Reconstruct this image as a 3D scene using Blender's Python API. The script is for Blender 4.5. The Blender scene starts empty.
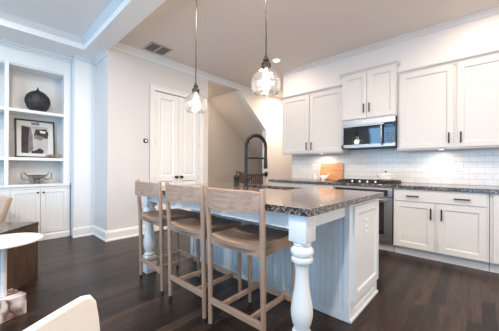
import bpy, bmesh, math, random
from mathutils import Vector, Matrix
random.seed(7)
S = bpy.context.scene
COL = S.collection
PI = math.pi

# ------------------------------------------------------------------ camera, light, exposure
F_PX, YAW, Y0, ROLL, CAM_H = 253.27, math.radians(47.362), 167.814, math.radians(0.33), 1.129
_d = Vector((-math.cos(YAW), math.sin(YAW), 0)); _r = Vector((math.sin(YAW), math.cos(YAW), 0)); _z = Vector((0, 0, 1))
_R = math.cos(ROLL)*_r + math.sin(ROLL)*_z; _U = -math.sin(ROLL)*_r + math.cos(ROLL)*_z
cam = bpy.data.cameras.new('camera'); camo = bpy.data.objects.new('camera', cam); COL.objects.link(camo)
cam.sensor_width = 36; cam.lens = F_PX/499*36; cam.shift_y = (Y0-165.5)/499; cam.clip_start = 0.02
M3 = Matrix((_R, _U, -_d)).transposed()
camo.matrix_world = Matrix.Translation((0, 0, CAM_H)) @ M3.to_4x4()
S.camera = camo
S.view_settings.view_transform = 'Standard'; S.view_settings.look = 'None'
S.view_settings.gamma = 1; S.view_settings.use_curve_mapping = False
S.view_settings.exposure = 0.05

w = bpy.data.worlds.new('world'); S.world = w; w.use_nodes = True
bgn = w.node_tree.nodes['Background']; bgn.inputs[0].default_value = (0.40, 0.68, 1.0, 1); bgn.inputs[1].default_value = 0.6

def area(name, loc, target, sx, sy, power, col, shape='RECTANGLE', spread=PI, portal=False):
    l = bpy.data.lights.new(name, 'AREA'); l.shape = shape; l.size = sx
    if shape in ('RECTANGLE', 'ELLIPSE'): l.size_y = sy
    l.energy = power; l.color = col; l.spread = spread
    if portal: l.cycles.is_portal = True
    o = bpy.data.objects.new(name, l); COL.objects.link(o); o.location = loc
    o.rotation_euler = (Vector(target)-Vector(loc)).to_track_quat('-Z', 'Y').to_euler()
    return o
ZC = 3.045
# daylight entering by the windows of the wall behind the camera and of the right-hand wall (one there is added as fill)
DAY = (0.29, 0.62, 1.0)
WIN_B = [(-3.7, -2.6), (-2.2, -0.9), (-0.5, 0.8)]         # x-ranges of the windows in the wall behind
for i, (a, b) in enumerate(WIN_B):
    area('window_daylight_and_fill', ((a+b)/2, -3.72, 1.6), ((a+b)/2, 0, 1.25), b-a, 2.6, 66, DAY)
area('window_daylight_and_fill', (2.32, -2.1, 1.5), (0, -2.1, 1.5), 1.6, 2.1, 50, (0.62, 0.85, 1.0))  # added fill for the bookcase and tray ceiling, from an invented window
area('window_daylight_and_fill', (2.32, 2.3, 1.6), (0, 2.3, 1.4), 1.6, 1.5, 52, (1.0, 0.90, 0.80))
# recessed ceiling lights (their fixtures are built further down)
WARM = (1.0, 0.80, 0.62)
DOWN = [(-2.70, 3.62), (0.05, 3.62), (-1.9, 1.6), (0.6, 2.0), (-3.55, 5.6), (-0.6, 1.75)]
TRAY = [(-3.62, 0.07), (-2.0, -1.6), (-0.2, -0.6)]
for (x, y), pw in zip(DOWN, (11, 12, 40, 26, 70, 34)):
    area('downlight_glow_and_fill', (x, y, ZC-0.016), (x, y, 0), 0.11, 0.11, pw, WARM, 'DISK')
for (x, y), pw in zip(TRAY, (18, 70, 70)):
    area('downlight_glow_and_fill', (x, y, 3.05-0.016), (x, y, 0), 0.11, 0.11, pw, (1, .95, .9), 'DISK')
area('downlight_glow_and_fill', (-5.0, 3.5, 2.945-0.016), (-5.0, 3.5, 0), 0.11, 0.11, 16, (1, .88, .76), 'DISK')  # added lamp out of sight behind the jamb, brightens the stair recess
UNDER = [(-2.18, 4.33), (-0.42, 4.33)]
for (x, y), pw in zip(UNDER, (2.3, 1.4)):
    area('under_cabinet_glow', (x, y, 1.386), (x, y+0.05, 0), 0.07, 0.07, pw, WARM, 'DISK', math.radians(165))

# ------------------------------------------------------------------ materials
def mat(name, col, rough=0.5, metal=0.0, spec=0.5, bump=0.0, bscale=60, var=0.0, vscale=4.0, coat=0.0):
    m = bpy.data.materials.new(name); m.use_nodes = True
    nt = m.node_tree; b = nt.nodes['Principled BSDF']
    b.inputs['Base Color'].default_value = (*col, 1); b.inputs['Roughness'].default_value = rough
    b.inputs['Metallic'].default_value = metal; b.inputs['Specular IOR Level'].default_value = spec
    b.inputs['Coat Weight'].default_value = coat
    tc = nt.nodes.new('ShaderNodeTexCoord')
    if var:
        n = nt.nodes.new('ShaderNodeTexNoise'); n.inputs['Scale'].default_value = vscale; n.inputs['Detail'].default_value = 4
        nt.links.new(tc.outputs['Object'], n.inputs['Vector'])
        r = nt.nodes.new('ShaderNodeValToRGB')
        r.color_ramp.elements[0].position = .3; r.color_ramp.elements[1].position = .7
        r.color_ramp.elements[0].color = (*[max(0, c*(1-var)) for c in col], 1)
        r.color_ramp.elements[1].color = (*[min(1, c*(1+var)) for c in col], 1)
        nt.links.new(n.outputs['Fac'], r.inputs['Fac']); nt.links.new(r.outputs['Color'], b.inputs['Base Color'])
    if bump:
        n = nt.nodes.new('ShaderNodeTexNoise'); n.inputs['Scale'].default_value = bscale
        nt.links.new(tc.outputs['Object'], n.inputs['Vector'])
        bp = nt.nodes.new('ShaderNodeBump'); bp.inputs['Strength'].default_value = bump; bp.inputs['Distance'].default_value = .01
        nt.links.new(n.outputs['Fac'], bp.inputs['Height']); nt.links.new(bp.outputs['Normal'], b.inputs['Normal'])
    return m

def floor_mat():
    m = bpy.data.materials.new('dark_oak_floor'); m.use_nodes = True
    nt = m.node_tree; N = nt.nodes; L = nt.links; b = N['Principled BSDF']
    tc = N.new('ShaderNodeTexCoord'); mp = N.new('ShaderNodeMapping'); mp.inputs['Rotation'].default_value = (0, 0, PI/2)
    L.new(tc.outputs['Object'], mp.inputs['Vector'])
    br = N.new('ShaderNodeTexBrick'); br.offset = .37; br.inputs['Scale'].default_value = 1
    br.inputs['Brick Width'].default_value = 1.25; br.inputs['Row Height'].default_value = .083
    br.inputs['Mortar Size'].default_value = .0012; br.inputs['Mortar Smooth'].default_value = .3; br.inputs['Bias'].default_value = 0
    br.inputs['Color1'].default_value = (.0085, .0042, .0028, 1); br.inputs['Color2'].default_value = (.043, .0245, .0165, 1)
    br.inputs['Mortar'].default_value = (.008, .006, .005, 1)
    L.new(mp.outputs['Vector'], br.inputs['Vector'])
    mp2 = N.new('ShaderNodeMapping'); mp2.inputs['Scale'].default_value = (24, 1.6, 1)
    L.new(tc.outputs['Object'], mp2.inputs['Vector'])
    n = N.new('ShaderNodeTexNoise'); n.inputs['Scale'].default_value = 2.2; n.inputs['Detail'].default_value = 6; n.inputs['Distortion'].default_value = .6
    L.new(mp2.outputs['Vector'], n.inputs['Vector'])
    r = N.new('ShaderNodeValToRGB'); r.color_ramp.elements[0].position = .3; r.color_ramp.elements[1].position = .75
    r.color_ramp.elements[0].color = (.35, .33, .32, 1); r.color_ramp.elements[1].color = (1.75, 1.7, 1.65, 1)
    L.new(n.outputs['Fac'], r.inputs['Fac'])
    mx = N.new('ShaderNodeMix'); mx.data_type = 'RGBA'; mx.blend_type = 'MULTIPLY'; mx.inputs['Factor'].default_value = 1
    L.new(br.outputs['Color'], mx.inputs['A']); L.new(r.outputs['Color'], mx.inputs['B']); L.new(mx.outputs['Result'], b.inputs['Base Color'])
    b.inputs['Roughness'].default_value = .33; b.inputs['Specular IOR Level'].default_value = .3
    bp = N.new('ShaderNodeBump'); bp.inputs['Strength'].default_value = .25; bp.inputs['Distance'].default_value = .003; bp.invert = True
    L.new(br.outputs['Fac'], bp.inputs['Height']); L.new(bp.outputs['Normal'], b.inputs['Normal'])
    return m

def wood_mat(name, c1, c2, axis='X', rough=.45, scale=3.0, stretch=14):
    m = bpy.data.materials.new(name); m.use_nodes = True
    nt = m.node_tree; N = nt.nodes; L = nt.links; b = N['Principled BSDF']
    tc = N.new('ShaderNodeTexCoord'); mp = N.new('ShaderNodeMapping')
    sc = [stretch]*3; sc['XYZ'.index(axis)] = 1.0; mp.inputs['Scale'].default_value = sc
    L.new(tc.outputs['Object'], mp.inputs['Vector'])
    n = N.new('ShaderNodeTexNoise'); n.inputs['Scale'].default_value = scale; n.inputs['Detail'].default_value = 7; n.inputs['Distortion'].default_value = .5
    L.new(mp.outputs['Vector'], n.inputs['Vector'])
    r = N.new('ShaderNodeValToRGB'); r.color_ramp.elements[0].position = .32; r.color_ramp.elements[1].position = .68
    r.color_ramp.elements[0].color = (*c1, 1); r.color_ramp.elements[1].color = (*c2, 1)
    L.new(n.outputs['Fac'], r.inputs['Fac']); L.new(r.outputs['Color'], b.inputs['Base Color'])
    b.inputs['Roughness'].default_value = rough
    return m

def granite_mat():
    m = bpy.data.materials.new('speckled_granite'); m.use_nodes = True
    nt = m.node_tree; N = nt.nodes; L = nt.links; b = N['Principled BSDF']
    tc = N.new('ShaderNodeTexCoord')
    v = N.new('ShaderNodeTexVoronoi'); v.inputs['Scale'].default_value = 125; L.new(tc.outputs['Object'], v.inputs['Vector'])
    sep = N.new('ShaderNodeSeparateColor'); L.new(v.outputs['Color'], sep.inputs[0])
    n = N.new('ShaderNodeTexNoise'); n.inputs['Scale'].default_value = 28; n.inputs['Detail'].default_value = 3; L.new(tc.outputs['Object'], n.inputs['Vector'])
    ad = N.new('ShaderNodeMath'); ad.operation = 'MULTIPLY_ADD'; ad.inputs[1].default_value = .65
    L.new(sep.outputs[0], ad.inputs[0])
    m2 = N.new('ShaderNodeMath'); m2.operation = 'MULTIPLY'; m2.inputs[1].default_value = .34; L.new(n.outputs['Fac'], m2.inputs[0]); L.new(m2.outputs[0], ad.inputs[2])
    r = N.new('ShaderNodeValToRGB'); e = r.color_ramp.elements; r.color_ramp.interpolation = 'CONSTANT'
    e[0].position = 0; e[0].color = (.012, .012, .014, 1); e[1].position = .34; e[1].color = (.075, .058, .050, 1)
    for p, c in ((.50, (.16, .125, .105)), (.62, (.045, .04, .042)), (.70, (.25, .20, .17)), (.80, (.50, .45, .41))):
        x = e.new(p); x.color = (*c, 1)
    L.new(ad.outputs[0], r.inputs['Fac']); L.new(r.outputs['Color'], b.inputs['Base Color'])
    b.inputs['Roughness'].default_value = .13; b.inputs['Specular IOR Level'].default_value = .6
    return m

def tile_mat():
    m = bpy.data.materials.new('white_subway_tile'); m.use_nodes = True
    nt = m.node_tree; N = nt.nodes; L = nt.links; b = N['Principled BSDF']
    tc = N.new('ShaderNodeTexCoord'); mp = N.new('ShaderNodeMapping'); mp.inputs['Rotation'].default_value = (-PI/2, 0, 0)
    L.new(tc.outputs['Object'], mp.inputs['Vector'])
    br = N.new('ShaderNodeTexBrick'); br.inputs['Scale'].default_value = 1; br.inputs['Brick Width'].default_value = .155; br.inputs['Row Height'].default_value = .078
    br.inputs['Mortar Size'].default_value = .0022; br.inputs['Bias'].default_value = 0; br.inputs['Mortar Smooth'].default_value = .2
    br.inputs['Color1'].default_value = (.70, .675, .65, 1); br.inputs['Color2'].default_value = (.75, .72, .695, 1); br.inputs['Mortar'].default_value = (.50, .48, .46, 1)
    L.new(mp.outputs['Vector'], br.inputs['Vector']); L.new(br.outputs['Color'], b.inputs['Base Color'])
    b.inputs['Roughness'].default_value = .16
    bp = N.new('ShaderNodeBump'); bp.inputs['Strength'].default_value = .5; bp.inputs['Distance'].default_value = .002; bp.invert = True
    L.new(br.outputs['Fac'], bp.inputs['Height']); L.new(bp.outputs['Normal'], b.inputs['Normal'])
    return m

def glass_mat(name, tint=(1, 1, 1), gl=0.1):
    m = bpy.data.materials.new(name); m.use_nodes = True
    nt = m.node_tree; N = nt.nodes; L = nt.links
    N.remove(N['Principled BSDF']); out = N['Material Output']
    t = N.new('ShaderNodeBsdfTransparent'); t.inputs[0].default_value = (*tint, 1)
    g = N.new('ShaderNodeBsdfGlossy'); g.inputs['Roughness'].default_value = .04
    tc = N.new('ShaderNodeTexCoord'); n = N.new('ShaderNodeTexNoise'); n.inputs['Scale'].default_value = 16; n.inputs['Detail'].default_value = 1
    L.new(tc.outputs['Object'], n.inputs['Vector'])
    bp = N.new('ShaderNodeBump'); bp.inputs['Strength'].default_value = .5; bp.inputs['Distance'].default_value = .02
    L.new(n.outputs['Fac'], bp.inputs['Height']); L.new(bp.outputs['Normal'], g.inputs['Normal'])
    lw = N.new('ShaderNodeLayerWeight'); lw.inputs['Blend'].default_value = .35
    mr = N.new('ShaderNodeMapRange'); mr.inputs[3].default_value = gl; mr.inputs[4].default_value = .75
    L.new(lw.outputs['Facing'], mr.inputs[0])
    mx = N.new('ShaderNodeMixShader'); L.new(mr.outputs[0], mx.inputs[0]); L.new(t.outputs[0], mx.inputs[1]); L.new(g.outputs[0], mx.inputs[2])
    df = N.new('ShaderNodeBsdfTranslucent'); df.inputs[0].default_value = (.9, .9, .9, 1)
    m2 = N.new('ShaderNodeMixShader'); m2.inputs[0].default_value = .010; L.new(mx.outputs[0], m2.inputs[1]); L.new(df.outputs[0], m2.inputs[2])
    L.new(m2.outputs[0], out.inputs['Surface'])
    return m

def emit_mat(name, col, strength):
    m = bpy.data.materials.new(name); m.use_nodes = True
    b = m.node_tree.nodes['Principled BSDF']; b.inputs['Base Color'].default_value = (*col, 1)
    b.inputs['Emission Color'].default_value = (*col, 1); b.inputs['Emission Strength'].default_value = strength
    return m

def marble_mat():
    m = bpy.data.materials.new('veined_marble'); m.use_nodes = True
    nt = m.node_tree; N = nt.nodes; L = nt.links; b = N['Principled BSDF']
    tc = N.new('ShaderNodeTexCoord'); mp = N.new('ShaderNodeMapping'); mp.inputs['Scale'].default_value = (2.2, 1.4, .8); mp.inputs['Rotation'].default_value = (.3, .5, .2)
    L.new(tc.outputs['Object'], mp.inputs['Vector'])
    n = N.new('ShaderNodeTexNoise'); n.inputs['Scale'].default_value = 4; n.inputs['Detail'].default_value = 6; n.inputs['Distortion'].default_value = .7
    L.new(mp.outputs['Vector'], n.inputs['Vector'])
    r = N.new('ShaderNodeValToRGB'); e = r.color_ramp.elements
    e[0].position = .36; e[0].color = (.72, .68, .66, 1); e[1].position = .60; e[1].color = (.80, .77, .75, 1)
    for p, c in ((.43, (.50, .43, .41)), (.48, (.09, .045, .04)), (.52, (.30, .22, .20)), (.55, (.70, .66, .64))):
        x = e.new(p); x.color = (*c, 1)
    L.new(n.outputs['Fac'], r.inputs['Fac']); L.new(r.outputs['Color'], b.inputs['Base Color']); b.inputs['Roughness'].default_value = .2
    return m

M = {}
M['wall'] = mat('warm_white_wall_paint', (.69, .655, .635), .85, bump=.02, bscale=300)
M['ceil'] = mat('ceiling_paint', (.77, .70, .645), .9)
M['trayceil'] = mat('white_ceiling_paint', (.90, .89, .87), .9)
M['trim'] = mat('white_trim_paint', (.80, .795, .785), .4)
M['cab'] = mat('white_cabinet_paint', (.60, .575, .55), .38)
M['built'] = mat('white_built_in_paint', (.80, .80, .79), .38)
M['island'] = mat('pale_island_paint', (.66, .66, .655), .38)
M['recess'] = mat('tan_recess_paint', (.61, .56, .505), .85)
M['floor'] = floor_mat()
M['granite'] = granite_mat()
M['tile'] = tile_mat()
M['stool'] = wood_mat('weathered_oak', (.255, .160, .110), (.37, .245, .172), 'Z', .5, 2.2, 26)
M['stoolx'] = wood_mat('weathered_oak_across', (.255, .160, .110), (.37, .245, .172), 'X', .5, 2.2, 26)
M['dkwood'] = wood_mat('dark_walnut', (.035, .020, .013), (.095, .058, .040), 'Z', .42, 3.5, 12)
M['dktop'] = wood_mat('dark_walnut_top', (.05, .034, .026), (.10, .07, .055), 'X', .12, 3.5, 12)
M['rail'] = wood_mat('brown_stair_wood', (.06, .030, .018), (.11, .06, .04), 'Z', .4, 3, 10)
M['board'] = wood_mat('cherry_board', (.42, .17, .065), (.60, .29, .13), 'X', .4, 4, 10)
M['bronze'] = mat('dark_bronze', (.022, .018, .016), .4, .3)
M['black'] = mat('matte_black_metal', (.010, .010, .011), .45, 0, .3)
M['castiron'] = mat('black_cast_iron', (.015, .014, .014), .6, .2)
M['rubber'] = mat('black_rubber', (.012, .012, .012), .7)
M['steel'] = mat('brushed_stainless', (.36, .36, .365), .36, 1.0)
M['chrome'] = mat('polished_chrome', (.75, .75, .75), .2, 1.0)
M['nickel'] = mat('brushed_nickel', (.50, .47, .43), .3, 1.0)
M['brass'] = mat('aged_brass', (.26, .20, .13), .35, .9)
M['pewter'] = mat('tarnished_pewter', (.34, .30, .26), .4, .85, var=.35, vscale=20)
M['darkglass'] = mat('dark_oven_glass', (.010, .012, .016), .04, 0, .9)
M['dkpanel'] = mat('black_control_glass', (.012, .015, .022), .06, 0, .7)
M['sink'] = mat('dark_sink_composite', (.05, .05, .052), .3)
M['glass'] = glass_mat('clear_glass', (.97, .97, .96), .20)
M['bulb'] = emit_mat('glowing_bulb', (1.0, .90, .80), 3)
M['led'] = emit_mat('lit_led_lens', (1.0, .90, .78), 14)
M['cream'] = mat('cream_upholstery', (.70, .645, .59), .9, bump=.15, bscale=220)
M['tan'] = mat('beige_upholstery', (.44, .33, .26), .9, bump=.2, bscale=180)
M['marble'] = marble_mat()
M['white'] = mat('white_lacquer', (.66, .61, .58), .35)
M['ceramic'] = mat('white_glazed_ceramic', (.80, .76, .70), .2)
M['plastic'] = mat('white_plastic', (.78, .77, .75), .4)
M['slot'] = mat('dark_slot', (.05, .05, .05), .6)
M['gourd'] = mat('charcoal_ribbed_pottery', (.022, .018, .017), .5, bump=.2, bscale=40, var=.5, vscale=14)
M['frame'] = mat('black_picture_frame', (.015, .014, .014), .4)
M['mat'] = mat('off_white_print_mat', (.70, .68, .65), .8)
M['ink1'] = mat('charcoal_ink', (.045, .036, .036), .8, var=.4, vscale=12)
M['ink2'] = mat('grey_wash_ink', (.22, .19, .18), .8, var=.25, vscale=9)
M['ink3'] = mat('pale_wash', (.50, .47, .45), .8, var=.15, vscale=9)
M['ornament'] = mat('brown_carved_wood', (.30, .21, .15), .7, var=.3, vscale=30)
M['vent'] = mat('grey_vent_slats', (.20, .17, .155), .6)
M['ventframe'] = mat('vent_frame_paint', (.52, .48, .45), .6)
M['leaf'] = mat('white_petal', (.80, .76, .70), .6)
M['stem'] = mat('pale_green_stem', (.30, .33, .20), .6)
M['outside'] = mat('window_frame_paint', (.75, .75, .75), .5)

# ------------------------------------------------------------------ geometry helpers
class MB:
    def __init__(s): s.bm = bmesh.new()
    def _bevel(s, geom_v, bev, seg=2):
        es = set(e for v in geom_v for e in v.link_edges)
        bmesh.ops.bevel(s.bm, geom=list(es), offset=bev, segments=seg, profile=.5, affect='EDGES')
    def hexa(s, p, bev=0, seg=2):
        v = [s.bm.verts.new(q) for q in p]
        for f in ((0, 3, 2, 1), (4, 5, 6, 7), (0, 1, 5, 4), (1, 2, 6, 5), (2, 3, 7, 6), (3, 0, 4, 7)): s.bm.faces.new([v[i] for i in f])
        if bev: s._bevel(v, bev, seg)
        return s
    def box(s, x0, y0, z0, x1, y1, z1, bev=0, seg=2):
        x0, x1 = min(x0, x1), max(x0, x1); y0, y1 = min(y0, y1), max(y0, y1); z0, z1 = min(z0, z1), max(z0, z1)
        return s.hexa([(x0, y0, z0), (x1, y0, z0), (x1, y1, z0), (x0, y1, z0), (x0, y0, z1), (x1, y0, z1), (x1, y1, z1), (x0, y1, z1)], bev, seg)
    def tube(s, pts, r, n=12, cap=True, flat=1.0):
        pts = [Vector(p) for p in pts]; rs = r if isinstance(r, (list, tuple)) else [r]*len(pts)
        t0 = (pts[1]-pts[0]).normalized(); a = Vector((0, 0, 1)) if abs(t0.z) < .9 else Vector((1, 0, 0))
        nrm = (a - t0*a.dot(t0)).normalized(); rings = []
        for i, p in enumerate(pts):
            t = (pts[min(i+1, len(pts)-1)]-pts[max(i-1, 0)]).normalized()
            nrm = (nrm - t*nrm.dot(t)).normalized(); b = t.cross(nrm)
            rings.append([s.bm.verts.new(p + (nrm*math.cos(2*PI*k/n) + b*math.sin(2*PI*k/n)*flat)*rs[i]) for k in range(n)])
        for i in range(len(rings)-1):
            for k in range(n): s.bm.faces.new((rings[i][k], rings[i][(k+1) % n], rings[i+1][(k+1) % n], rings[i+1][k]))
        if cap: s.bm.faces.new(rings[0][::-1]); s.bm.faces.new(rings[-1])
        return s
    def lathe(s, prof, c=(0, 0, 0), n=28, sx=1, sy=1, axis=None, cap=True):
        A = Matrix.Identity(3) if axis is None else Vector((0, 0, 1)).rotation_difference(Vector(axis)).to_matrix()
        c = Vector(c); rings = []
        for r, z in prof:
            if r < 1e-5: rings.append([s.bm.verts.new(c + A @ Vector((0, 0, z)))])
            else: rings.append([s.bm.verts.new(c + A @ Vector((r*sx*math.cos(2*PI*k/n), r*sy*math.sin(2*PI*k/n), z))) for k in range(n)])
        for i in range(len(rings)-1):
            a, b = rings[i], rings[i+1]
            for k in range(n):
                if len(a) == 1 and len(b) == 1: break
                if len(a) == 1: s.bm.faces.new((a[0], b[(k+1) % n], b[k]))
                elif len(b) == 1: s.bm.faces.new((a[k], a[(k+1) % n], b[0]))
                else: s.bm.faces.new((a[k], a[(k+1) % n], b[(k+1) % n], b[k]))
        for rg in (rings[0], rings[-1]):
            if len(rg) > 2 and cap: s.bm.faces.new(rg)
        return s
    def prism(s, poly, f, a, b, bev=0):
        v0 = [s.bm.verts.new(f(u, v, a)) for u, v in poly]; v1 = [s.bm.verts.new(f(u, v, b)) for u, v in poly]
        n = len(poly); s.bm.faces.new(v0); s.bm.faces.new(v1[::-1])
        for i in range(n): s.bm.faces.new((v0[i], v1[i], v1[(i+1) % n], v0[(i+1) % n]))
        if bev: s._bevel(v0+v1, bev)
        return s
    def quad(s, *p): s.bm.faces.new([s.bm.verts.new(q) for q in p]); return s
    def ball(s, c, r, sx=1, sy=1, sz=1, n=16):
        pr = [(r*math.sin(PI*i/10), -r*math.cos(PI*i/10)) for i in range(11)]; pr[0] = (0, -r); pr[-1] = (0, r)
        return s.lathe([(a, b*sz) for a, b in pr], c, n, sx, sy)
    def build(s, name, m, parent=None, smooth=False, local=False, origin=None, kind=None):
        bmesh.ops.recalc_face_normals(s.bm, faces=s.bm.faces)
        me = bpy.data.meshes.new(name)
        o = bpy.data.objects.new(name, me); COL.objects.link(o)
        if parent is None:
            if origin is None and not local:
                xs = [v.co.x for v in s.bm.verts]; ys = [v.co.y for v in s.bm.verts]; zs = [v.co.z for v in s.bm.verts]
                origin = Vector(((min(xs)+max(xs))/2, (min(ys)+max(ys))/2, min(zs)))
            origin = Vector(origin or (0, 0, 0)); ORG[o.name] = origin; o.location = origin
        else:
            ORG[o.name] = ORG[parent.name]; origin = ORG[parent.name]; o.parent = parent
        if not local:
            for v in s.bm.verts: v.co -= origin
        if smooth:
            for f in s.bm.faces: f.smooth = True
        s.bm.to_mesh(me); s.bm.free()
        if smooth:
            try: me.set_sharp_from_angle(angle=math.radians(38))
            except Exception: pass
        for mm in (m if isinstance(m, (list, tuple)) else [m]): me.materials.append(mm)
        if kind: o['kind'] = kind
        return o
ORG = {}
def thing(name, label, cat, loc=(0, 0, 0), rotz=0, group=None):
    o = bpy.data.objects.new(name, None); COL.objects.link(o); o.location = loc; o.rotation_euler = (0, 0, rotz)
    o.empty_display_size = .1; ORG[o.name] = Vector(loc); o['label'] = label; o['category'] = cat
    if group: o['group'] = group
    return o
def tag(o, label, cat, group=None):
    o['label'] = label; o['category'] = cat
    if group: o['group'] = group
    return o
def struct(o): o['kind'] = 'structure'; return o
def dup(o, parent=None):
    c = o.copy(); COL.objects.link(c)
    if parent: c.parent = parent
    for ch in list(o.children): dup(ch, c)
    return c

fK = lambda y: (lambda u, v, w: (u, y-w, v))     # a face looking towards -Y
fP = lambda x: (lambda u, v, w: (x+w, u, v))     # a face looking towards +X
def ubox(mb, f, u0, v0, w0, u1, v1, w1, bev=0):
    a = f(u0, v0, w0); b = f(u1, v1, w1); mb.box(*a, *b, bev=bev)
def panel(mb, f, u0, u1, v0, v1, wf, depth=.010, slope=.012, raise_=0, margin=.03):
    """recessed (optionally raised-field) panel seen inside a frame opening"""
    rings = [(0, wf), (slope, wf-depth)]
    if raise_: rings += [(slope+margin*.2, wf-depth), (slope+margin, wf-depth+raise_)]
    R = []
    for off, ww in rings:
        R.append([mb.bm.verts.new(f(*p, ww)) for p in ((u0+off, v0+off), (u1-off, v0+off), (u1-off, v1-off), (u0+off, v1-off))])
    for a, b in zip(R, R[1:]):
        for k in range(4): mb.bm.faces.new((a[k], a[(k+1) % 4], b[(k+1) % 4], b[k]))
    mb.bm.faces.new(R[-1])
def shaker(f, u0, u1, v0, v1, th=.02, rail=.062, depth=.011, raise_=0, mids=(), slope=.012):
    mb = MB()
    ubox(mb, f, u0, v0, 0, u0+rail, v1, th); ubox(mb, f, u1-rail, v0, 0, u1, v1, th)
    cuts = [v0+rail]+[q for m in mids for q in (m-rail*.5, m+rail*.5)]+[v1-rail]
    ubox(mb, f, u0+rail, v0, 0, u1-rail, v0+rail, th); ubox(mb, f, u0+rail, v1-rail, 0, u1-rail, v1, th)
    for m in mids: ubox(mb, f, u0+rail, m-rail*.5, 0, u1-rail, m+rail*.5, th)
    for i in range(0, len(cuts), 2): panel(mb, f, u0+rail, u1-rail, cuts[i], cuts[i+1], th, depth, slope, raise_)
    return mb
def bead(mb, f, u0, u1, v0, v1, w, pitch=.042, g=.004):
    n = max(1, round((u1-u0)/pitch)); p = (u1-u0)/n; pr = []
    for i in range(n): pr += [(u0+i*p, w-g), (u0+i*p+g*.8, w), (u0+(i+1)*p-g*.8, w)]
    pr.append((u1, w-g)); pr += [(u1, w-.012), (u0, w-.012)]
    mb.prism(pr, lambda a, b, t: f(a, t, b), v0, v1)
def bar_pull(u, v0, v1, f, vert=True, w0=.0, parent=None, m=None, along=None):
    mb = MB()
    if vert:
        mb.tube([f(u, v0, w0+.03), f(u, v1, w0+.03)], .0085, 8)
        for v in (v0+.02, v1-.02): mb.tube([f(u, v, w0), f(u, v, w0+.03)], .005, 8)
    else:
        mb.tube([f(v0, u, w0+.03), f(v1, u, w0+.03)], .0085, 8)
        for v in (v0+.02, v1-.02): mb.tube([f(v, u, w0), f(v, u, w0+.03)], .005, 8)
    return mb.build('handle', m or M['bronze'], parent, True)
def moulding(mb, p0, p1, n, prof):
    """prof: list of (out from wall, z); p0,p1 on the wall line, n horizontal normal"""
    n = Vector((*n, 0)); a = [Vector((*p0, 0))+n*o+Vector((0, 0, z)) for o, z in prof]; b = [Vector((*p1, 0))+n*o+Vector((0, 0, z)) for o, z in prof]
    va = [mb.bm.verts.new(q) for q in a]; vb = [mb.bm.verts.new(q) for q in b]; k = len(prof)
    for i in range(k): mb.bm.faces.new((va[i], va[(i+1) % k], vb[(i+1) % k], vb[i]))
    mb.bm.faces.new(va); mb.bm.faces.new(vb[::-1])
def crown_prof(zt, h=.10, d=.09):
    return [(0, zt), (d, zt), (d, zt-.018), (d*.78, zt-.026), (d*.5, zt-h*.5), (d*.25, zt-h*.72), (.018, zt-h*.84), (.014, zt-h), (0, zt-h)]
BASE = [(0, 0), (.028, 0), (.028, .018), (.018, .03), (.016, .03), (.016, .125), (.011, .14), (.006, .155), (0, .155)]

# ------------------------------------------------------------------ structure
XP, XW, XB = -4.194, -4.785, -4.971
YK, YS = 4.53, 4.202
XR, YB, YF = 2.2, -3.6, 7.0
struct(MB().box(-5.6, YB-.2, -.06, XR+.2, YF+.1, 0).build('floor', M['floor'], origin=(0, 0, 0)))

mb = MB(); mb.box(-5.5, 1.12, ZC, XR+.1, YF+.1, ZC+.06); struct(mb.build('ceiling', M['ceil']))
mb = MB(); mb.box(-4.44, YB-.1, 3.05, XR+.1, 1.12, 3.11); struct(mb.build('ceiling', M['trayceil']))
mb = MB(); mb.box(-5.4, YB-.1, 2.9, -4.44, 1.12, 3.11); mb.box(-5.4, 1.12, 2.9, XR+.1, 1.37, ZC); struct(mb.build('trim_1', M['trayceil']))      # beam and dropped border
mb = MB()
moulding(mb, (-4.44, YB), (-4.44, 1.12), (1, 0), [(0, 3.05), (.055, 3.05), (.05, 3.04), (.02, 3.0), (.010, 2.985), (0, 2.98)])
moulding(mb, (-4.44, 1.12), (XR, 1.12), (0, -1), [(0, 3.05), (.055, 3.05), (.05, 3.04), (.02, 3.0), (.010, 2.985), (0, 2.98)])
struct(mb.build('trim_2', M['trim']))

# pantry wall with the doorway and the recess below the stairs
mb = MB()
mb.box(XW-.1, 1.37, 0, XP, 1.47, ZC); mb.box(XP-.12, 1.47, 0, XP, 2.115, ZC); mb.box(XP-.12, 2.115, 2.465, XP, 3.055, ZC); mb.box(XP-.12, 3.055, 0, XP, 3.278, ZC); mb.box(XP-.10, 2.115, 0, XP-.06, 3.055, 2.465)
mb.box(XP-.12, 3.278, 2.945, XP, 4.17, ZC)
mb.prism([(4.17, 2.945), (5.19, 2.12), (5.19, 0), (YF, 0), (YF, ZC), (4.17, ZC)], lambda u, v, w_: (w_, u, v), XP-.12, XP)
struct(mb.build('wall_pantry', M['wall']))
mb = MB()
mb.box(-5.42, 3.20, 0, XP-.12, 3.278, 2.945); mb.box(-5.42, 3.278, 0, -5.32, YF, 3.0)
mb.box(-5.32, 3.278, 2.945, XP-.12, 4.17, 2.99)
mb.prism([(4.17, 2.945), (4.17, 3.0), (6.6, 1.03), (6.6, .975)], lambda u, v, w_: (w_, u, v), -5.32, XP-.12)
struct(mb.build('wall_recess', M['recess']))
struct(MB().box(-5.4, YF, 0, XR+.1, YF+.1, ZC).build('wall_far', M['wall']))
# living-room left wall
mb = MB(); mb.box(XW-.1, 1.075, 0, XW, 1.37, 2.9); mb.box(-5.40, YB, 0, -5.30, 1.075, 2.9); mb.box(-5.30, 1.075, 0, XW-.1, 1.15, 2.9)
struct(mb.build('wall_left', M['built']))
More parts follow.
